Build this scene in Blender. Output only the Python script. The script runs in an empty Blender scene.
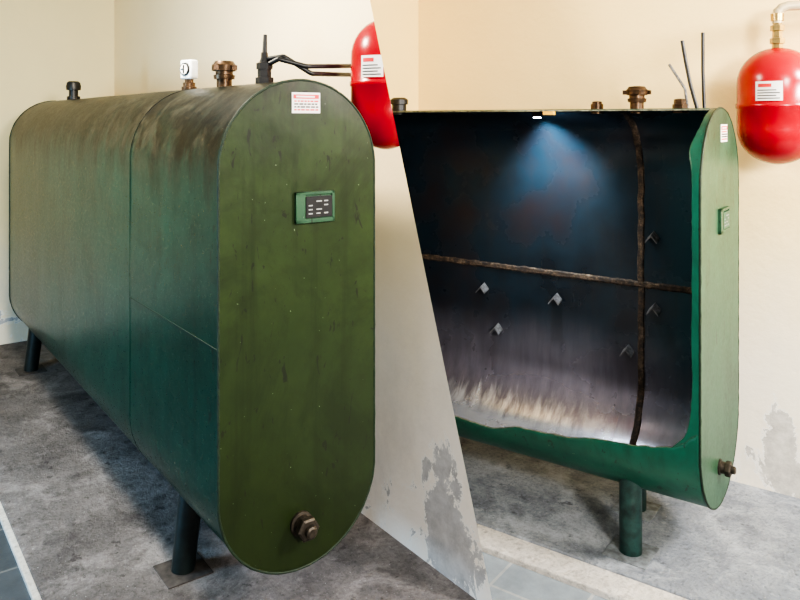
import bpy, bmesh, math, random
from mathutils import Vector, Matrix, noise
random.seed(4)
F=1.687
try:
    bpy.context.scene.view_settings.look='AgX - High Contrast'
except Exception: pass
# ---------------------------------------------------------------- frames
def frame(x,y,yaw): return Matrix.Translation((x,y,0)) @ Matrix.Rotation(-yaw,4,'Z')
ML=frame(-.573+.8028*.02, 2.302+.5963*.02, .932)
MR=frame(1.061,2.666,.625)
I4=Matrix.Identity(4)
# ---------------------------------------------------------------- material helpers
class NT:
    def __init__(s,name):
        s.m=bpy.data.materials.new(name); s.m.use_nodes=True
        s.n=s.m.node_tree.nodes; s.l=s.m.node_tree.links
        s.b=s.n['Principled BSDF']
        s.tc=s.n.new('ShaderNodeTexCoord')
    def link(s,a,b): s.l.new(a,b)
    def coord(s,scale=(1,1,1),out='Object'):
        mp=s.n.new('ShaderNodeMapping'); mp.inputs['Scale'].default_value=scale
        s.link(s.tc.outputs[out],mp.inputs['Vector']); return mp.outputs[0]
    def noise(s,scale=5,detail=6,rough=.6,sc=(1,1,1),dist=0):
        n=s.n.new('ShaderNodeTexNoise'); n.inputs['Scale'].default_value=scale
        n.inputs['Detail'].default_value=detail; n.inputs['Roughness'].default_value=rough
        n.inputs['Distortion'].default_value=dist
        s.link(s.coord(sc),n.inputs['Vector']); return n.outputs['Fac']
    def ramp(s,fac,stops):
        r=s.n.new('ShaderNodeValToRGB'); e=r.color_ramp.elements
        while len(e)<len(stops): e.new(.5)
        for k,(p,c) in zip(e,stops):
            k.position=p; k.color=(c,c,c,1) if not hasattr(c,'__len__') else (*c,1)
        s.link(fac,r.inputs[0]); return r.outputs[0]
    def mix(s,fac,a,b,mode='MIX'):
        m=s.n.new('ShaderNodeMix'); m.data_type='RGBA'; m.blend_type=mode
        for i,v in ((0,fac),(6,a),(7,b)):
            if hasattr(v,'is_linked') or hasattr(v,'links'): s.link(v,m.inputs[i])
            elif i==0: m.inputs[0].default_value=v
            else: m.inputs[i].default_value=(*v,1)
        return m.outputs[2]
    def math(s,op,a,b=0.,c=None):
        m=s.n.new('ShaderNodeMath'); m.operation=op
        for i,v in enumerate((a,b,c)):
            if v is None: continue
            if hasattr(v,'links'): s.link(v,m.inputs[i])
            else: m.inputs[i].default_value=v
        return m.outputs[0]
    def sep(s,axis):
        x=s.n.new('ShaderNodeSeparateXYZ'); s.link(s.tc.outputs['Object'],x.inputs[0]); return x.outputs[axis]
    def rng(s,v,a,b,c=0.,d=1.):
        m=s.n.new('ShaderNodeMapRange'); m.interpolation_type='SMOOTHSTEP'
        s.link(v,m.inputs[0])
        for i,k in enumerate((a,b,c,d)): m.inputs[i+1].default_value=k
        return m.outputs[0]
    def blob(s,x0,z0,a,b,amt):
        dx=s.math('DIVIDE',s.math('SUBTRACT',s.sep('X'),x0),a); dz=s.math('DIVIDE',s.math('SUBTRACT',s.sep('Z'),z0),b)
        d=s.math('ADD',s.math('MULTIPLY',dx,dx),s.math('MULTIPLY',dz,dz))
        return s.rng(d,1.,0.,0.,amt)
    def set(s,col=None,rough=None,metal=None,bump=None,bs=.3,bd=.01,spec=None,coat=None):
        for key,v in (('Base Color',col),('Roughness',rough),('Metallic',metal),('Specular IOR Level',spec),('Coat Weight',coat)):
            if v is None: continue
            if hasattr(v,'links'): s.link(v,s.b.inputs[key])
            elif key=='Base Color': s.b.inputs[key].default_value=(*v,1)
            else: s.b.inputs[key].default_value=v
        if bump is not None:
            b=s.n.new('ShaderNodeBump'); b.inputs['Strength'].default_value=bs; b.inputs['Distance'].default_value=bd
            s.link(bump,b.inputs['Height']); s.link(b.outputs[0],s.b.inputs['Normal'])
        return s.m

def simple(name,col,rough=.5,metal=0,var=.25,scale=30,bs=.1):
    t=NT(name); n=t.noise(scale,5)
    dark=tuple(c*(1-var) for c in col); lite=tuple(min(1,c*(1+var)) for c in col)
    return t.set(col=t.ramp(n,[(.3,dark),(.7,lite)]),rough=rough,metal=metal,bump=n,bs=bs,bd=.002)

# tank paint
def paint(name,base,lite,dark,ztop,dirt=1.0,rough=.33,grime=(.036,.028,.018),span=.34,lowshade=.0,spec=.4,speck=.6,blotch=.5):
    t=NT(name)
    big=t.noise(1.6,4); fine=t.noise(60,6,.7); mid=t.noise(7,8,.7)
    c=t.ramp(big,[(.3,dark),(.55,base),(.75,lite)])
    c=t.mix(t.ramp(mid,[(.42,0.),(.75,.6)]),c,tuple(x*.4 for x in base))
    patch=t.noise(2.7,9,.75,(1,1,.7),.9); c=t.mix(t.ramp(patch,[(.48,0.),(.62,blotch)]),c,tuple(x*.38 for x in base))
    z=t.sep('Z')
    if lowshade:
        lshade=t.rng(t.math('ADD',z,t.math('MULTIPLY',mid,.5)),1.45,.35,0.,lowshade); c=t.mix(lshade,c,tuple(x*.30 for x in base))  # darker towards the bottom, shade on the end plates put into the paint
    # grime on the crown, running down in streaks
    streak=t.noise(9,7,.75,(1,1,.16)); blot=t.noise(3.2,9,.72,(1,1,1),.6)
    zz=t.math('ADD',z,t.math('MULTIPLY',t.math('SUBTRACT',streak,.5),.70))
    zm=t.rng(zz,ztop-span,ztop-.05)
    m=t.math('MULTIPLY',zm,t.ramp(blot,[(.34,.45),(.54,1.)]))
    m=t.math('MINIMUM',t.math('MULTIPLY',m,dirt),1.)
    c=t.mix(m,c,t.mix(t.ramp(t.noise(6,9,.8,(1,1,.7),.6),[(.40,0.),(.54,1.)]),grime,tuple(x*.15 for x in grime)))
    rn=t.noise(14,5,.7,(1,1,.05)); c=t.mix(t.ramp(rn,[(.52,0.),(.70,.5)]),c,tuple(x*.35 for x in base))
    sc=t.noise(34,3,.5,(1,1,.35),1.5); scm=t.ramp(sc,[(.66,0.),(.69,.75)])
    c=t.mix(scm,c,(.010,.010,.008))
    sp=t.noise(75,2,.5); c=t.mix(t.ramp(sp,[(.76,0.),(.78,speck)]),c,(.22,.26,.19))
    r=t.math('ADD',t.ramp(fine,[(.3,rough-.03),(.7,rough+.06)]),t.math('MULTIPLY',m,.05))
    h=t.math('ADD',t.math('MULTIPLY',fine,.04),t.noise(3.,3))
    return t.set(col=c,rough=r,bump=h,bs=.28,bd=.014,spec=spec)
M_green=paint('tank_green_paint',(.006,.042,.029),(.008,.054,.036),(.0045,.030,.021),1.82,1.7,.28,(.030,.029,.021),.44,spec=.22,speck=.3)  # bluer base than the end plates, cool window light put into it
M_green2=paint('tank_green_paint_cut',(.013,.105,.066),(.018,.14,.085),(.010,.085,.054),1.86,.7)
M_face=paint('tank_end_green_paint',(.028,.047,.014),(.037,.060,.018),(.019,.034,.010),1.98,1.0,.36,lowshade=.65,spec=.35,blotch=.6)
M_face2=paint('tank_end_green_paint_cut',(.040,.110,.060),(.054,.145,.080),(.030,.082,.044),1.9,.5,.40,lowshade=.4)
# interior
t=NT('tank_interior_steel')
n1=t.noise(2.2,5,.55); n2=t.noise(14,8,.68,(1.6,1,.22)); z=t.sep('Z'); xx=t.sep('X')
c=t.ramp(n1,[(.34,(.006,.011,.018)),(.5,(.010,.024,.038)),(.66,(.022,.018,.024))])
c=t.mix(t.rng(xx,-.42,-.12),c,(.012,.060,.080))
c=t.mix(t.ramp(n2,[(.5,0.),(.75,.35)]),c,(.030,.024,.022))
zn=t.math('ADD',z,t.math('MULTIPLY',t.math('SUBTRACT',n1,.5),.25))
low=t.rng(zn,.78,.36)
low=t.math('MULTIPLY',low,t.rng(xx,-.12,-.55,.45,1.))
c=t.mix(t.math('MULTIPLY',low,.95),c,t.ramp(n2,[(.25,(.18,.17,.21)),(.75,(.33,.31,.38))]))  # reflected sheen along the bottom put into the steel colour
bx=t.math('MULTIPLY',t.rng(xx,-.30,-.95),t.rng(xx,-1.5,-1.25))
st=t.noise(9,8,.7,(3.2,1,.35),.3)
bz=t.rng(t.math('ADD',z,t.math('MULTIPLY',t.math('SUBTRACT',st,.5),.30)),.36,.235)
sun_streak=t.math('MULTIPLY',bx,bz)
c=t.mix(sun_streak,c,(.86,.89,.96))  # white streaks of sunlight painted onto the lower steel
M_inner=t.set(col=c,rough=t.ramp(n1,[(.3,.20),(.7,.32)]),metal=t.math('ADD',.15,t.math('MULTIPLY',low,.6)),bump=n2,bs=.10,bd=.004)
# rust weld
t=NT('rusty_weld'); n=t.noise(40,8,.8)
M_rust=t.set(col=t.ramp(n,[(.38,(.010,.010,.012)),(.52,(.060,.040,.028)),(.68,(.26,.19,.13))]),rough=.65,bump=n,bs=.8,bd=.01)
M_edge=simple('torch_cut_edge',(.22,.23,.18),.5,.5,.6,60,.5)
M_weld=simple('painted_weld_bead',(.008,.022,.010),.6,0,.5,90,.8)
M_leg=simple('leg_dark_green_paint',(.008,.015,.015),.45,0,.5,25,.2)
M_leg2=simple('leg_green_paint',(.014,.045,.040),.45,0,.6,25,.2)
M_foot=simple('dirty_foot_plate',(.070,.062,.060),.7,.1,.45,30,.4)
M_foot2=simple('dirty_foot_plate_pale',(.18,.20,.22),.7,.1,.45,30,.4)
M_bronze=simple('aged_bronze',(.085,.052,.030),.38,.75,.5,40,.3)
M_drain=simple('rusted_drain',(.060,.050,.040),.5,.6,.5,50,.4)
M_brass=simple('brass',(.50,.36,.15),.33,.9,.25,40,.15)
M_black=simple('black_plastic',(.010,.010,.011),.4,0,.3,50,.1)
M_steel=simple('worn_steel',(.17,.17,.18),.45,.4,.6,60,.3)
M_ink=simple('plate_lettering_grey',(.35,.36,.36),.5,.3,.2,60,.0)
M_glass=simple('gauge_face_white',(.72,.76,.78),.25,0,.05,30,.0)
M_white=simple('label_white',(.82,.80,.78),.5,0,.04,30,.0)
M_redink=simple('label_red_ink',(.62,.03,.03),.5,0,.1,30,.0)
M_blackink=simple('label_black_ink',(.02,.02,.02),.5,0,.1,30,.0)
M_red=simple('glossy_red_enamel',(.36,.001,.010),.25,0,.06,6,.02)
M_yellow=simple('yellow_tag',(.75,.45,.04),.5,0,.15,20,.0)
M_cond=simple('grey_conduit',(.50,.42,.27),.45,.2,.15,30,.05)
t=NT('led_lens'); t.set(col=(.9,.95,1)); t.b.inputs['Emission Color'].default_value=(.75,.9,1,1); t.b.inputs['Emission Strength'].default_value=40; M_led=t.m

def plaster(name,top,low,zs,peel=.5,stain=.22,damp=.26,blobs=(),pc=((.40,.40,.42),(.58,.58,.60))):
    t=NT(name)
    n=t.noise(1.1,6,.55); f=t.noise(45,6,.65); z=t.sep('Z')
    c=t.mix(t.rng(t.math('ADD',z,t.math('MULTIPLY',n,.5)),zs+.5,zs-.35),top,low)
    c=t.mix(t.ramp(n,[(.4,0.),(.75,stain)]),c,tuple(x*.72 for x in top))
    g=t.noise(2.6,8,.7,(1,1,.6)); c=t.mix(t.math('MULTIPLY',t.ramp(g,[(.48,0.),(.68,.5)]),t.rng(z,1.3,.3)),c,(.58,.56,.55))
    p=t.noise(5.5,9,.74,(1,1,.75),.5)
    pz=t.math('SUBTRACT',p,t.rng(z,.08,.75,0.,damp))
    for b in blobs: pz=t.math('ADD',pz,t.blob(*b))
    pm=t.ramp(pz,[(peel,0.),(peel+.012,1.)])
    rim=t.ramp(pz,[(peel-.05,0.),(peel,.7)])
    c=t.mix(rim,c,(.88,.88,.87))
    c=t.mix(pm,c,t.ramp(t.noise(12,8,.75),[(.35,pc[0]),(.62,pc[1])]))
    h=t.math('SUBTRACT',t.math('MULTIPLY',f,.25),t.math('MULTIPLY',pm,.6))
    h=t.math('ADD',h,t.math('MULTIPLY',t.noise(6,4),.8))
    return t.set(col=c,rough=.85,bump=h,bs=.35,bd=.012,spec=.2)
M_wallL=plaster('plaster_cream_peeling',(.88,.73,.48),(.90,.86,.83),1.10,.545,blobs=[(.03,.34,.15,.28,.20),(.12,.10,.2,.2,.14)])
M_wallB=plaster('plaster_cream_shade',(.82,.71,.44),(.84,.78,.66),.7,.56)
M_wallR=plaster('plaster_warm_cream',(.90,.71,.36),(.91,.84,.72),1.10,.565,.15,blobs=[(.09,.27,.10,.25,.22),(.16,.06,.2,.12,.16)],pc=((.45,.43,.40),(.68,.65,.60)))
M_wallY=plaster('plaster_yellow_cream',(.85,.66,.29),(.8,.7,.5),.7,.56)

def concrete(name,a,b,dk,wh=1.45):
    t=NT(name); n=t.noise(1.6,7,.6,(1,1,1),.3); f=t.noise(60,7,.75); m=t.noise(6,8,.7)
    c=t.ramp(n,[(.36,a),(.62,b)])
    c=t.mix(t.ramp(m,[(.45,0.),(.66,.75)]),c,dk)
    c=t.mix(t.ramp(f,[(.48,0.),(.70,.7)]),c,tuple(x*.45 for x in a))
    c=t.mix(t.ramp(t.noise(110,2),[(.68,0.),(.72,.55)]),c,(.65,.66,.68))
    w=t.noise(3.,9,.75,(1,1,1),.4); c=t.mix(t.ramp(w,[(.51,0.),(.66,.7)]),c,tuple(min(1,x*wh) for x in b))
    s2=t.noise(2.3,9,.7,(1,1,1),.2); c=t.mix(t.ramp(s2,[(.53,0.),(.64,.55)]),c,tuple(x*.6 for x in dk))
    blob=t.noise(13,5,.6); c=t.mix(t.ramp(blob,[(.63,0.),(.68,.6)]),c,tuple(x*.5 for x in dk))
    h=t.math('ADD',t.math('MULTIPLY',f,.7),m)
    return t.set(col=c,rough=.85,bump=h,bs=.8,bd=.035,spec=.15)
M_conL=concrete('concrete_grey_floor',(.170,.155,.155),(.290,.266,.264),(.098,.088,.090),1.6)
M_conR=concrete('concrete_bluish_floor',(.26,.29,.34),(.44,.47,.52),(.17,.195,.235))
M_lip=concrete('pale_concrete_lip',(.72,.68,.63),(.88,.84,.79),(.52,.49,.46),1.1)
def tiles(name,c1,c2,g,rot):
    t=NT(name); b=t.n.new('ShaderNodeTexBrick'); b.offset=0
    b.inputs['Scale'].default_value=1; b.inputs['Brick Width'].default_value=.33; b.inputs['Row Height'].default_value=.33
    b.inputs['Mortar Size'].default_value=.006
    b.inputs['Color1'].default_value=(*c1,1); b.inputs['Color2'].default_value=(*c2,1); b.inputs['Mortar'].default_value=(*g,1)
    t.link(t.coord(),b.inputs['Vector']); n=t.noise(12,7,.7)
    c=t.mix(t.ramp(n,[(.4,0.),(.7,.5)]),b.outputs['Color'],tuple(x*.5 for x in c1))
    return t.set(col=c,rough=.45,bump=n,bs=.15,bd=.01)
M_tileL=tiles('slate_tile_floor',(.05,.062,.08),(.065,.077,.095),(.16,.17,.18),0)
M_tileR=tiles('slate_tile_floor_grey',(.24,.28,.32),(.27,.31,.35),(.38,.39,.40),0)

# ---------------------------------------------------------------- object helpers
def put(ob,M,par=None):
    if ob.name not in bpy.context.collection.objects: bpy.context.collection.objects.link(ob)
    if par is not None:
        ob.parent=par; ob.matrix_parent_inverse=(PW[par.name]).inverted()
    ob.matrix_basis=M
    return ob
PW={}
def group(name,M,o=(0,0,0)):
    e=bpy.data.objects.new(name,None); e.empty_display_size=.1
    bpy.context.collection.objects.link(e); e.matrix_world=M@Matrix.Translation(o)
    PW[e.name]=M@Matrix.Translation(o); return e
def fin(name,bm,mats,M,par=None,smooth=True,bevel=0,ang=35):
    bmesh.ops.recalc_face_normals(bm,faces=bm.faces)
    me=bpy.data.meshes.new(name); bm.to_mesh(me); bm.free()
    for m in (mats if isinstance(mats,(list,tuple)) else [mats]): me.materials.append(m)
    ob=bpy.data.objects.new(name,me); put(ob,M,par)
    if smooth:
        for p in me.polygons: p.use_smooth=True
        me.set_sharp_from_angle(angle=math.radians(ang))
    if bevel:
        b=ob.modifiers.new('bevel','BEVEL'); b.width=bevel; b.segments=2; b.limit_method='ANGLE'
    return ob
def bbox(bm,lo,hi,mi=0,rot=None):
    lo=Vector(lo);hi=Vector(hi);c=(lo+hi)/2;s=hi-lo
    m=Matrix.Translation(c)@(rot or I4)@Matrix.Diagonal((*s,1))
    r=bmesh.ops.create_cube(bm,size=1,matrix=m)
    for f in {f for v in r['verts'] for f in v.link_faces}: f.material_index=mi
def bcyl(bm,p,q,r1,r2=None,seg=24,mi=0):
    p=Vector(p);q=Vector(q);d=q-p
    rot=d.to_track_quat('Z','Y').to_matrix().to_4x4()
    r=bmesh.ops.create_cone(bm,cap_ends=True,segments=seg,radius1=r1,radius2=r1 if r2 is None else r2,depth=d.length,
        matrix=Matrix.Translation((p+q)/2)@rot)
    for f in {f for v in r['verts'] for f in v.link_faces}: f.material_index=mi
def blathe(bm,prof,c,seg=40,mi=0,axis='Z'):
    c=Vector(c); n=seg
    rings=[]
    for r,h in prof:
        ring=[]
        for i in range(n):
            a=2*math.pi*i/seg
            v=(r*math.cos(a),r*math.sin(a),h)
            if axis=='X': v=(h,v[0],v[1])
            ring.append(bm.verts.new(c+Vector(v)))
        rings.append(ring)
    for A,B in zip(rings,rings[1:]):
        for i in range(n):
            j=(i+1)%n
            f=bm.faces.new((A[i],A[j],B[j],B[i])); f.material_index=mi
    for R in (rings[0],rings[-1]):
        try: f=bm.faces.new(R); f.material_index=mi
        except Exception: pass
def tube(name,pts,r,mat,M,par=None,cyclic=False,smooth=False):
    cu=bpy.data.curves.new(name,'CURVE'); cu.dimensions='3D'; cu.bevel_depth=r; cu.bevel_resolution=3
    cu.use_fill_caps=True
    if smooth:
        sp=cu.splines.new('NURBS'); sp.order_u=4; sp.use_endpoint_u=True
    else: sp=cu.splines.new('POLY')
    sp.points.add(len(pts)-1)
    for p,q in zip(sp.points,pts): p.co=(*q,1)
    sp.use_cyclic_u=cyclic; cu.materials.append(mat)
    return put(bpy.data.objects.new(name,cu),M,par)
def per(s,W,H,z0,off=0):
    """point on stadium outline at arclength s from the crown centre (goes over the back side)"""
    R=W/2;S=H-2*R;q=math.pi*R/2;P=4*q+2*S; s%=P; r=R+off
    zt=z0+H-R; zb=z0+R
    if s<q: a=s/R; return (R+r*math.sin(a), zt+r*math.cos(a))
    s-=q
    if s<S: return (R+r, zt-s)
    s-=S
    if s<2*q: a=s/R; return (R+r*math.cos(a), zb-r*math.sin(a))
    s-=2*q
    if s<S: return (R-r, zb+s)
    s-=S; a=s/R; return (R-r*math.cos(a), zt+r*math.sin(a))
def plen(W,H): return math.pi*W+2*(H-W)

def endplate(name,x,th,W,H,z0,mat,M,par):
    bm=bmesh.new(); n=120; P=plen(W,H)
    A=[bm.verts.new((x,*per(P*i/n,W,H,z0))) for i in range(n)]
    B=[bm.verts.new((x+th,*per(P*i/n,W,H,z0))) for i in range(n)]
    bm.faces.new(A);bm.faces.new(B)
    for i in range(n): j=(i+1)%n; bm.faces.new((A[i],A[j],B[j],B[i]))
    return fin(name,bm,mat,M,par,ang=30,bevel=.002)
def legs(par,M,pts,z0,mat,W,flare=.0,foot=None):
    R=W/2
    def under(y): return z0+R-math.sqrt(max(0,R*R-(y-R)**2))
    for k,(x,y) in enumerate(pts):
        sy=-1 if y<W/2 else 1
        bm=bmesh.new(); zm=under(y)
        bcyl(bm,(x,y+sy*flare,.004),(x,y,zm),.043,.043,32)
        for v in bm.verts:
            if v.co.z>zm*.5: v.co.z=under(v.co.y)+.002     # coped to the shell
        fin('leg_%d'%(k+1),bm,mat,M,par)
        bm=bmesh.new(); bbox(bm,(x-.085,y+sy*flare-.085,0.0),(x+.085,y+sy*flare+.085,.005))
        fin('foot_plate_%d'%(k+1),bm,foot or M_foot,M,par,bevel=.001)

# ================================================================= LEFT OIL TANK (complete)
W1,H1,L1=.58,1.607,3.538; z1=F-1.477
T1=group('heating_oil_tank',ML,(-L1/2,W1/2,0))
bm=bmesh.new(); nx,ns=60,140; P=plen(W1,H1); G=[]
for i in range(nx+1):
    x=-L1+(L1-.002)*i/nx; row=[]
    for j in range(ns):
        s=P*j/ns; y,z=per(s,W1,H1,z1)
        d=.0034*noise.noise(Vector((x*1.7,y*2.5,z*2.2)))*math.sin(math.pi*i/nx)
        y2,z2=per(s,W1,H1,z1,d); row.append(bm.verts.new((x,y2,z2)))
    G.append(row)
for i in range(nx):
    for j in range(ns):
        k=(j+1)%ns; bm.faces.new((G[i][j],G[i][k],G[i+1][k],G[i+1][j]))
fin('shell',bm,M_green,ML,T1,ang=60)
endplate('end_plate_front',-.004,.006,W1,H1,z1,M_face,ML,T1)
endplate('end_plate_rear',-L1-.004,.006,W1,H1,z1,M_green,ML,T1)
for nm,x in (('rim_weld_front',.0),('rim_weld_rear',-L1)):
    tube(nm,[(x+.0015*noise.noise(Vector((j*.7,0,0))),*per(P*j/160,W1,H1,z1,.0015*noise.noise(Vector((j*.9,3,0))))) for j in range(160)],.0045,M_weld,ML,T1,True)
def ringseam(nm,x,s0,s1,W,H,z0,mat,M,par,w=.004,off=.0015,th=None,wob=0):
    bm=bmesh.new(); n=90; rows=[]
    for j in range(n+1):
        s=s0+(s1-s0)*j/n; k=wob*noise.noise(Vector((j*.35,x*9,1)))
        a=per(s,W,H,z0,off); b=per(s,W,H,z0,0)
        rows.append([bm.verts.new((x-w+k,*b)),bm.verts.new((x-w*.5+k,*a)),bm.verts.new((x+w*.5+k,*a)),bm.verts.new((x+w+k,*b))])
    for A,B in zip(rows,rows[1:]):
        for i in range(3): bm.faces.new((A[i],A[i+1],B[i+1],B[i]))
    return fin(nm,bm,mat,M,par)
ringseam('seam_ring',-.876,0,P,W1,H1,z1,M_green,ML,T1,w=.0020,off=.0022)
bm=bmesh.new(); bbox(bm,(-.876,-.0030,.976),(-.004,.01,.980)); fin('seam_side',bm,M_weld,ML,T1,bevel=.001)
legs(T1,ML,[(-.563,.13),(-.563,W1-.13),(-3.36,.13),(-3.36,W1-.13)],z1,M_leg,W1,.03)
zt=z1+H1; yc=W1/2
def cap_fitting(nm,x,z,s,M,par,y):
    bm=bmesh.new()
    blathe(bm,[(.030*s,-.02),(.030*s,.028*s),(.040*s,.03*s),(.042*s,.045*s),(.034*s,.047*s),(.034*s,.06*s),(.046*s,.062*s),(.048*s,.085*s),(.042*s,.09*s),(.036*s,.10*s),(.012*s,.103*s)],(x,y,z),40)
    for i in range(4):
        a=i*math.pi/2+.4; bbox(bm,(x+.05*s*math.cos(a)-.01*s,y+.05*s*math.sin(a)-.01*s,z+.064*s),(x+.05*s*math.cos(a)+.01*s,y+.05*s*math.sin(a)+.01*s,z+.083*s))
    return fin(nm,bm,M_bronze,M,par)
cap_fitting('filler_cap',-.6225,zt,1.0,ML,T1,yc)
# level gauge
bm=bmesh.new()
blathe(bm,[(.032,-.02),(.032,.012),(.026,.014),(.026,.03),(.018,.032),(.018,.045)],(-.9965,yc,zt),32,0)
fin('gauge_base',bm,M_bronze,ML,T1)
bm=bmesh.new(); R45=Matrix.Rotation(math.radians(20),4,'Z')
bbox(bm,(-1.032,yc-.022,zt+.045),(-.961,yc+.022,zt+.130),0,R45); fin('gauge_housing',bm,M_glass,ML,T1,bevel=.008)
bm=bmesh.new()
nrm=Vector((.35,-.94,0)).normalized(); cc=Vector((-.9965,yc,zt+.088))
bcyl(bm,cc+nrm*.02,cc+nrm*.029,.029,.027,32,0); bcyl(bm,cc+nrm*.029,cc+nrm*.0305,.022,.022,32,1)
d=nrm.cross(Vector((0,0,1)))
bbox(bm,cc+nrm*.032-Vector((.003,.002,.018)),cc+nrm*.032+Vector((.003,.002,.018)),0)
bbox(bm,cc+nrm*.032+d*.01-Vector((.012,.002,.002)),cc+nrm*.032+d*.01+Vector((.012,.002,.002)),0)
fin('gauge_dial',bm,[M_black,M_white],ML,T1)
# vent at rear
bm=bmesh.new(); blathe(bm,[(.04,-.02),(.04,.02),(.028,.022),(.028,.06),(.044,.062),(.046,.085),(.04,.11),(.03,.118)],(-3.02,yc,zt),32); fin('vent_cap',bm,M_black,ML,T1)
# suction fitting with lever and lines
bm=bmesh.new()
blathe(bm,[(.032,-.02),(.032,.02),(.024,.022),(.024,.05),(.029,.05),(.029,.072),(.018,.076),(.013,.09),(.012,.11)],(-.271,yc,zt),6)
bcyl(bm,(-.271,yc,zt+.08),(-.285,yc+.01,zt+.175),.010,.007,16)
fin('suction_fitting',bm,M_black,ML,T1)
tube('suction_line_1',[(-.271,yc,zt+.06),(-.22,yc+.03,zt+.085),(-.18,yc+.12,zt+.06),(-.22,yc+.28,zt+.07),(-.34,yc+.44,zt+.085),(-.48,.862,zt+.085)],.009,M_black,ML,T1,smooth=True)
tube('suction_line_2',[(-.271,yc,zt+.085),(-.22,yc+.05,zt+.095),(-.18,yc+.14,zt+.035),(-.24,yc+.28,zt+.04),(-.36,yc+.44,zt+.05),(-.50,.862,zt+.055)],.009,M_black,ML,T1,smooth=True)
# nameplate + sticker + drain
def nameplate(x0,ya,yb,za,zb,M,par,fmat,pmat,imat):
    bm=bmesh.new(); w=yb-ya; h=zb-za
    for lo,hi in (((0,ya,za),(.014,yb,za+h*.14)),((0,ya,zb-h*.10),(.014,yb,zb)),((0,ya,za),(.014,ya+w*.24,zb)),((0,yb-w*.07,za),(.014,yb,zb)),((0,ya+.003,za+.003),(.008,yb-.003,zb-.003))): bbox(bm,lo,hi)
    fin('nameplate_frame',bm,fmat,M,par,bevel=.002)
    bm=bmesh.new(); bbox(bm,(.007,ya+w*.25,za+h*.17),(.015,yb-w*.08,zb-h*.15),0)
    for r in range(4):
        for c_ in range(3):
            if (r+c_)%4!=3: bbox(bm,(.0145,ya+w*(.31+c_*.20),za+h*(.28+r*.13)),(.016,ya+w*(.41+c_*.20+.04*((r*c_)%2)),za+h*(.32+r*.13)),1)
    fin('nameplate',bm,[pmat,imat],M,par)
nameplate(0,.262,.41,1.345,1.448,ML,T1,M_face2,M_black,M_ink)
def sticker(nm,x,y0,y1_,za,zb,M,par):
    bm=bmesh.new(); bbox(bm,(x,y0,za),(x+.002,y1_,zb),0); w=y1_-y0;h=zb-za
    bbox(bm,(x+.001,y0+w*.05,zb-h*.30),(x+.003,y1_-w*.05,zb-h*.10),1)
    bbox(bm,(x+.001,y0+w*.14,zb-h*.24),(x+.0035,y0+w*.8,zb-h*.16),0)
    for row in range(4):
        yy=y0+w*.08; zr=zb-h*(.42+.14*row)
        while yy<y1_-w*.12:
            l=w*random.uniform(.06,.16); bbox(bm,(x+.001,yy,zr-h*.035),(x+.003,min(yy+l,y1_-w*.07),zr+h*.035),1 if row in(0,3) else 2); yy+=l+w*.035
    fin(nm,bm,[M_white,M_redink,M_blackink],M,par,smooth=False)
sticker('warning_label',.002,.252,.358,1.708,1.776,ML,T1)
def drain(par,M,y,z,s=1,mat=None):
    bm=bmesh.new()
    blathe(bm,[(.036*s,0),(.036*s,.010*s),(.028*s,.012*s),(.026*s,.035*s)],(0,y,z),32,0,'X')
    blathe(bm,[(.033*s,.03*s),(.036*s,.036*s),(.036*s,.052*s),(.030*s,.057*s)],(0,y,z),6,0,'X')
    blathe(bm,[(.018*s,.05*s),(.018*s,.072*s),(.013*s,.076*s)],(0,y,z),12,0,'X')
    fin('drain_plug',bm,mat or M_drain,M,par)
drain(T1,ML,.285,.36,1.1)

# ================================================================= RIGHT OIL TANK (cut open)
W2,H2,L2=.60,1.522,1.80; z2=F-1.477
T2=group('heating_oil_tank',MR,(-L2/2,W2/2,0))
P=plen(W2,H2); R=W2/2; q=math.pi*R/2; S=H2-W2
cut=[(-1.8,.375),(-1.30,.385),(-1.016,.397),(-.86,.388),(-.705,.430),(-.52,.440),(-.367,.470),(-.25,.478),(-.177,.492),(-.11,.505),(-.06,.53),(-.03,.56),(0,.58)]
def zcut(x):
    for (a,za),(b,zb) in zip(cut,cut[1:]):
        if x<=b:
            k=max(0,(x-a)/(b-a)); k=k*k*(3-2*k); return za+(zb-za)*k+.005*noise.noise(Vector((x*14,2,0)))+.003*noise.noise(Vector((x*50,5,0)))-.006
    return cut[-1][1]
def s_of_z(z):   # on front lower part
    zb=z2+R
    if z>=zb: return q+S+2*q+(z-zb)
    a=math.asin(min(1,(zb-z)/R)); return q+S+2*q-a*R
bm=bmesh.new(); nx,ns=160,150; G=[]
def V(x,s): y,z=per(s,W2,H2,z2,0); return bm.verts.new((x,y,z))
for i in range(nx+1):
    x=-L2+(L2-.003)*i/nx; sc=s_of_z(zcut(x)); s0=-.055-.004*noise.noise(Vector((x*12,0,7)))
    G.append([V(x,s0+(sc-s0)*j/ns) for j in range(ns+1)])
for i in range(nx):
    for j in range(ns): bm.faces.new((G[i][j],G[i][j+1],G[i+1][j+1],G[i+1][j]))
def xr(t): return -(.030+.005*noise.noise(Vector((t*9,1,0)))+.0025*noise.noise(Vector((t*60,4,0)))+.07*math.exp(-t/.018)+.02*math.exp(-((t-.80)/.05)**2)-.010*math.exp(-(1-t)/.10))
G=[]
mt=160
for i in range(mt+1):
    tt=i/mt; row=[]
    for j in range(9):
        x=xr(tt)*(1-j/8)-.003*(j/8); s0=s_of_z(zcut(x)); s1=P-.055; row.append(V(x,s0+(s1-s0)*tt))
    G.append(row)
for i in range(mt):
    for j in range(8): bm.faces.new((G[i][j],G[i][j+1],G[i+1][j+1],G[i+1][j]))
bmesh.ops.remove_doubles(bm,verts=bm.verts,dist=.0006)
bmesh.ops.recalc_face_normals(bm,faces=bm.faces)
bm.faces.ensure_lookup_table()
f=max(bm.faces,key=lambda f:f.calc_center_median().y)
if f.normal.y<0: bmesh.ops.reverse_faces(bm,faces=bm.faces)
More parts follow.
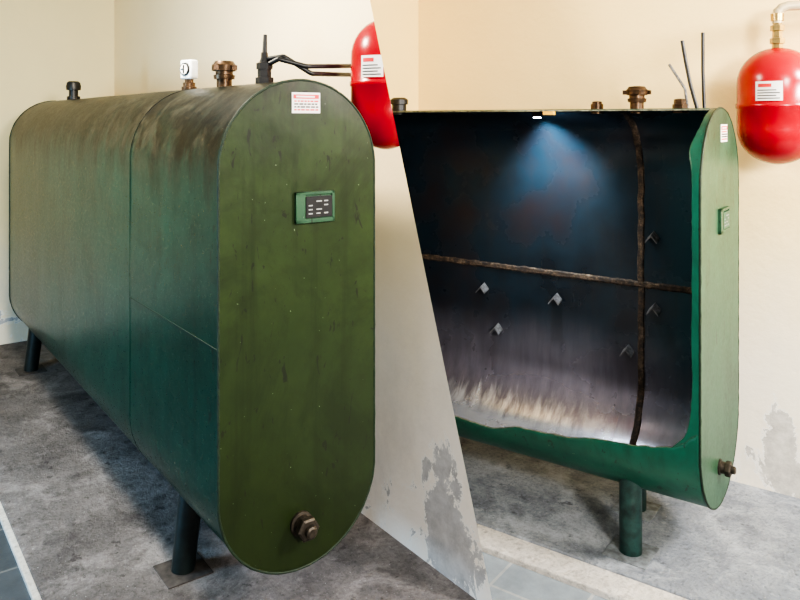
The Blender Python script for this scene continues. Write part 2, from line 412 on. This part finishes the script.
me=bpy.data.meshes.new('shell'); bm.to_mesh(me); bm.free()
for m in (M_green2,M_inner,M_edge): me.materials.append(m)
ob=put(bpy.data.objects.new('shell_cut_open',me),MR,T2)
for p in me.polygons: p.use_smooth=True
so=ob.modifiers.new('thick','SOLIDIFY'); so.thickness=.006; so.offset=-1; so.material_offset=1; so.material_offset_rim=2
def plate2(nm,x,th,mo,mi,inner):
    endplate(nm,x,th,W2,H2,z2,mo,MR,T2)
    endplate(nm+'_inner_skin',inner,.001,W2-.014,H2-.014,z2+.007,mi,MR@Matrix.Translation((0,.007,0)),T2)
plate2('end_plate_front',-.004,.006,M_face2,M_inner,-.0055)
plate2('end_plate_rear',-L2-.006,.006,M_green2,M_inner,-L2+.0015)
tube('rim_weld_front',[(.0015*noise.noise(Vector((j*.7,0,0))),*per(P*j/160,W2,H2,z2,.0015*noise.noise(Vector((j*.9,3,0))))) for j in range(160)],.004,M_weld,MR,T2,True)
ringseam('inner_seam_vertical',-.404,.05,s_of_z(.47)-.02,W2,H2,z2,M_rust,MR,T2,w=.021,off=-.011,wob=.005)
bm=bmesh.new(); rows=[]
for i in range(121):
    x=-L2+.01+(L2-.03)*i/120; k=.006*noise.noise(Vector((x*25,1,1)))
    zc=.948
    rows.append([bm.verts.new((x,W2-.0065,zc-.015+k)),bm.verts.new((x,W2-.013,zc-.008+k)),bm.verts.new((x,W2-.013,zc+.008-k)),bm.verts.new((x,W2-.0065,zc+.015-k))])
for A,B in zip(rows,rows[1:]):
    for i in range(3): bm.faces.new((A[i],A[i+1],B[i+1],B[i]))
fin('inner_seam_horizontal',bm,M_rust,MR,T2)
for k,(u,z) in enumerate([(.346,1.17),(.34,.853),(.459,.648),(.807,.834),(1.205,.834),(1.125,.64)]):
    bm=bmesh.new(); y=W2-.006; s=.034
    prof=[(-s,-.014),(0,.016),(s*.9,-.012)]
    for (a,za),(b,zb) in zip(prof,prof[1:]):
        vs=[]
        for (dx,dz) in ((a,za),(b,zb)):
            for dy in (0,-.045):
                for o in (0,.007): vs.append(bm.verts.new((-u+dx*.8,y+dy,z+dz+o+(dy*.35))))
        bmesh.ops.convex_hull(bm,input=vs)
    fin('stiffener_tab_%d'%(k+1),bm,M_steel,MR,T2,smooth=False)
legs(T2,MR,[(-.293,.13),(-.385,W2-.13),(-1.5,.13),(-1.5,W2-.13)],z2,M_leg2,W2,.0,M_foot2)
zt2=z2+H2; yc2=W2/2
cap_fitting('filler_cap',-.325,zt2,.9,MR,T2,yc2)
bm=bmesh.new(); blathe(bm,[(.026,-.02),(.026,.02),(.02,.022),(.02,.03),(.01,.033)],(-.495,yc2,zt2),24); fin('plug_fitting',bm,M_bronze,MR,T2)
bm=bmesh.new(); blathe(bm,[(.03,-.02),(.03,.015),(.024,.017),(.024,.035),(.012,.038)],(-.153,yc2,zt2),6); fin('suction_fitting',bm,M_bronze,MR,T2)
bm=bmesh.new(); blathe(bm,[(.036,-.02),(.036,.03),(.045,.032),(.045,.055),(.03,.065)],(-1.53,yc2,zt2),24); fin('vent_cap',bm,M_black,MR,T2)
tube('suction_pipe_1',[(-.085,yc2,zt2-.01),(-.115,yc2+.01,zt2+.09),(-.135,yc2+.02,zt2+.18),(-.150,yc2+.02,zt2+.27)],.0075,M_black,MR,T2,smooth=True)
tube('suction_pipe_2',[(-.07,yc2+.04,zt2-.01),(-.078,yc2+.05,zt2+.15),(-.078,yc2+.05,zt2+.30)],.007,M_black,MR,T2)
tube('rod_shadow_tube',[(-.135,yc2+.05,zt2-.02),(-.16,yc2+.10,zt2+.08),(-.235,yc2+.14,zt2+.185)],.006,M_steel,MR,T2,smooth=True)  # grey tube in place of a rod's shadow on the wall
sticker('warning_label',.002,.29,.39,1.60,1.668,MR,T2)
nameplate(0,.25,.39,1.25,1.345,MR,T2,M_face2,M_green2,M_ink)
drain(T2,MR,.27,.36,.8)
# inspection lamp hanging from the crown, near the back
ly=.36; lz=z2+H2-R+math.sqrt(R*R-(ly-R)**2)-.006
bm=bmesh.new(); bcyl(bm,(-.80,ly,lz-.022),(-.80,ly,lz+.001),.024,.020,24,0); bcyl(bm,(-.80,ly,lz-.026),(-.80,ly,lz-.0215),.017,.017,24,1)
fin('inspection_lamp',bm,[M_black,M_led],MR,T2)
bm=bmesh.new(); bbox(bm,(-.70,.205,zt2-.026),(-.65,.225,zt2-.010)); fin('yellow_tag',bm,M_yellow,MR,T2,bevel=.002)

# ================================================================= EXPANSION VESSELS
def vessel(M,c,r,h,lab_ang,cutp=None,wall_y=1.):
    g=group('expansion_tank',M,c)
    prof=[]; z0=-h/2; dome=h*.30
    for i in range(11):
        a=math.pi/2*i/10; prof.append((max(.012,r*math.sin(a)),z0+dome*(1-math.cos(a))))
    prof+= [(r,-.012),(r+.004,-.008),(r+.004,.008),(r,.012)]
    for i in range(10,-1,-1):
        a=math.pi/2*i/10; prof.append((max(.012,r*math.sin(a)),-z0-dome*(1-math.cos(a))))
    bm=bmesh.new(); blathe(bm,prof,c,64)
    def docut(bm):
        if cutp:
            co,no=cutp; Mi=M.inverted(); co=Mi@Vector(co); no=(Mi.to_3x3()@Vector(no))
            geo=bm.verts[:]+bm.edges[:]+bm.faces[:]
            r_=bmesh.ops.bisect_plane(bm,geom=geo,plane_co=co,plane_no=no,clear_outer=True)
            es=[e for e in r_['geom_cut'] if isinstance(e,bmesh.types.BMEdge)]
            if es: bmesh.ops.holes_fill(bm,edges=es,sides=0)
    docut(bm)
    fin('body',bm,M_red,M,g,ang=50)
    bm=bmesh.new(); n=12; da=.32
    def patch(a0,a1,z0_,z1_,rr,mi):
        rows=[]
        for i in range(n+1):
            a=a0+(a1-a0)*i/n
            rows.append([bm.verts.new(Vector(c)+Vector((rr*math.cos(a),rr*math.sin(a),zz))) for zz in (z0_,z1_)])
        for A,B in zip(rows,rows[1:]): f=bm.faces.new((A[0],B[0],B[1],A[1])); f.material_index=mi
    za,zb=h*.04,h*.20
    patch(lab_ang-da,lab_ang+da,za,zb,r+.0045,0)
    hh=zb-za
    patch(lab_ang-da*.8,lab_ang+da*.2,zb-hh*.3,zb-hh*.12,r+.0055,1)
    for k in range(4):
        patch(lab_ang-da*.85,lab_ang+da*(.8-.25*(k%2)),za+hh*(.1+.14*k),za+hh*(.15+.14*k),r+.0055,2)
    docut(bm)
    fin('label',bm,[M_white,M_redink,M_blackink],M,g)
    bm=bmesh.new(); x,y,z=c
    bbox(bm,(x-.02,y+r*.6,z-.10),(x+.02,wall_y,z-.07)); bbox(bm,(x-.02,y+r*.6,z+.07),(x+.02,wall_y,z+.10)); bbox(bm,(x-.035,wall_y-.006,z-.13),(x+.035,wall_y,z+.13))
    docut(bm)
    if len(bm.faces): fin('wall_bracket',bm,M_steel,M,g,bevel=.002)
    else: bm.free()
    return g
def onwall(u,z): 
    p=Vector((.136-.5963*u, 2.8285+.8028*u, z)); return p
E0=onwall(-.301,.04); E1=onwall(.441,2.19)
cam=Vector((0,0,F)); nrm=(E1-cam).cross(E0-cam).normalized()
if nrm.x<0: nrm=-nrm
yw=.863
vessel(ML,(-.114,.713,1.82),.132,.49,math.radians(-58),cutp=(E0,nrm),wall_y=yw)
yw2=.987
gR=vessel(MR,(.118,.79,1.745),.160,.50,math.radians(-92),wall_y=yw2)
bm=bmesh.new(); c=(.118,.79,1.99)
blathe(bm,[(.022,0),(.022,.02),(.03,.022),(.03,.045),(.02,.047),(.02,.075),(.028,.077),(.028,.10),(.018,.102),(.018,.13)],c,6)
fin('valve',bm,M_brass,MR,gR)
tube('brass_pipe',[(.118,.79,2.10),(.118,.79,2.13),(.121,.79,2.15),(.134,.795,2.165),(.158,.80,2.172),(.21,.82,2.172),(.45,.90,2.172)],.021,M_cond,MR,gR)
bm=bmesh.new(); blathe(bm,[(.026,-.01),(.027,.02),(.024,.022)],(.118,.79,2.12),24); fin('pipe_nut',bm,M_brass,MR,gR)

# ================================================================= ROOM SHELL
HT=2.8
def wallpoly(nm,pts_front,pts_back,mat):
    bm=bmesh.new(); A=[bm.verts.new(p) for p in pts_front]; B=[bm.verts.new(p) for p in pts_back]
    bm.faces.new(A);bm.faces.new(B); n=len(A)
    for i in range(n): j=(i+1)%n; bm.faces.new((A[i],A[j],B[j],B[i]))
    return fin(nm,bm,mat,I4,smooth=False)
sl=(.441+.301)/(2.19-.04)
ub=-.301-.04*sl; ut=.441+(HT-2.19)*sl
b1=Vector((.8028,.5963,0)); a1=Vector((-.5963,.8028,0)); th=.05
umax=3.538+.593
def WL(u,y,z): return (-u+.0,y,z)
f=[WL(ub,yw,0),WL(umax,yw,0),WL(umax,yw,HT),WL(ut,yw,HT)]
k=[WL(ub+th*1.7,yw+th,0),WL(umax,yw+th,0),WL(umax,yw+th,HT),WL(ut+th*1.7,yw+th,HT)]
w=wallpoly('wall_right',f,k,M_wallL); w.matrix_world=ML
w=wallpoly('wall_back',[WL(umax,-2.8,0),WL(umax,yw,0),WL(umax,yw,HT),WL(umax,-2.8,HT)],[WL(umax+.1,-2.8,0),WL(umax+.1,yw+th,0),WL(umax+.1,yw+th,HT),WL(umax+.1,-2.8,HT)],M_wallB); w.matrix_world=ML
u2=1.574+.310
w=wallpoly('wall_back',[(-u2,yw2,-.05),(2.6,yw2,-.05),(2.6,yw2,HT),(-u2,yw2,HT)],[(-u2,yw2+.1,-.05),(2.6,yw2+.1,-.05),(2.6,yw2+.1,HT),(-u2,yw2+.1,HT)],M_wallR); w.matrix_world=MR
w=wallpoly('wall_left',[(-u2,yw2,-.05),(-u2,-.0,-.05),(-u2,-.0,HT),(-u2,yw2,HT)],[(-u2-.05,yw2+.1,-.05),(-u2-.05,-.0,-.05),(-u2-.05,-.0,HT),(-u2-.05,yw2+.1,HT)],M_wallY); w.matrix_world=MR
def slab(nm,lo,hi,mat,M,bev=0):
    bm=bmesh.new(); bbox(bm,lo,hi); return fin(nm,bm,mat,M,smooth=False,bevel=bev)
# unseen left wall of the first room, added to hold back the world light
slab('wall_left',(-umax,-2.9,-.12),(-.6,-2.8,HT),M_wallB,ML)
slab('floor',(-umax,-.36,-.10),(-ub+.9,yw+th*.5,0),M_conL,ML,.004)
slab('trim_1',(-umax,-.385,-.10),(2.4,-.36,-.004),M_lip,ML,.003)
slab('floor',(-umax,-2.8,-.12),(2.4,-.385,-.02),M_tileL,ML)
def clipslab(nm,x0,x1,y0,y1_,zz0,zz1,mat,bev=0):
    bm=bmesh.new(); bbox(bm,(x0,y0,zz0),(x1,y1_,zz1))
    Mi=MR.inverted(); co=Mi@(onwall(0,0)+b1*.03); no=Mi.to_3x3()@(-b1)
    r_=bmesh.ops.bisect_plane(bm,geom=bm.verts[:]+bm.edges[:]+bm.faces[:],plane_co=co,plane_no=no,clear_outer=True)
    es=[e for e in r_['geom_cut'] if isinstance(e,bmesh.types.BMEdge)]
    if es: bmesh.ops.holes_fill(bm,edges=es,sides=0)
    return fin(nm,bm,mat,MR,smooth=False,bevel=bev)
clipslab('floor',-u2,2.6,-.025,yw2,-.16,0,M_conR,.006)
clipslab('trim_2',-u2,2.6,-.16,-.025,-.16,-.006,M_lip,.006)
clipslab('floor',-u2,2.6,-1.6,-.16,-.16,-.03,M_tileR)
slab('ceiling',(-4.5,-1.5,HT),(5,8,HT+.1),simple('ceiling_paint',(.8,.77,.7),.8,0,.05,4,.05),I4)

# ================================================================= LIGHT
w=bpy.data.worlds.new('world'); bpy.context.scene.world=w; w.use_nodes=True
w.node_tree.nodes['Background'].inputs[0].default_value=(.90,.94,1,1); w.node_tree.nodes['Background'].inputs[1].default_value=.36
def area(nm,loc,tgt,size,en,col,sy=None):
    l=bpy.data.lights.new(nm,'AREA'); l.energy=en; l.color=col; l.size=size
    if sy: l.shape='RECTANGLE'; l.size_y=sy
    o=bpy.data.objects.new(nm,l); bpy.context.collection.objects.link(o)
    o.location=loc; o.rotation_euler=(Vector(tgt)-Vector(loc)).to_track_quat('-Z','Y').to_euler(); return o
area('window_light_cool',(-3.35,1.85,1.15),(-1.2,3.0,.45),.8,95,(.36,.70,1),1.1)
area('front_fill_warm',(1.5,-1.0,2.3),(.3,3,1.4),.6,190,(1,.94,.84),.6)  # unseen warm area light added from the front right
area('top_fill_warm',(-1.3,2.6,2.7),(-.9,3.6,1.0),.35,72,(1,.90,.72))  # area light added above the first tank, no lamp fitting there
area('right_fill',(2.9,1.6,2.6),(1.6,3.4,.8),.5,160,(1,.96,.92))  # added to brighten the cut-open tank's side, no lamp hangs there
sp=bpy.data.lights.new('inspection_spot','SPOT'); sp.energy=60; sp.color=(.78,.92,1); sp.spot_size=math.radians(95); sp.spot_blend=.9; sp.shadow_soft_size=.012
so_=bpy.data.objects.new('inspection_spot',sp); bpy.context.collection.objects.link(so_)
so_.location=MR@Vector((-.80,ly,lz-.035)); so_.rotation_euler=((MR@Vector((-.81,.58,1.42)))-so_.location).to_track_quat('-Z','Y').to_euler()

# ================================================================= CAMERA
cd=bpy.data.cameras.new('camera'); cd.sensor_width=36; cd.lens=754.6/800*36; cd.shift_x=0; cd.shift_y=(119.5-300)/800
co=bpy.data.objects.new('camera',cd); bpy.context.collection.objects.link(co)
co.location=(0,0,F); co.rotation_euler=(math.pi/2,0,0); bpy.context.scene.camera=co
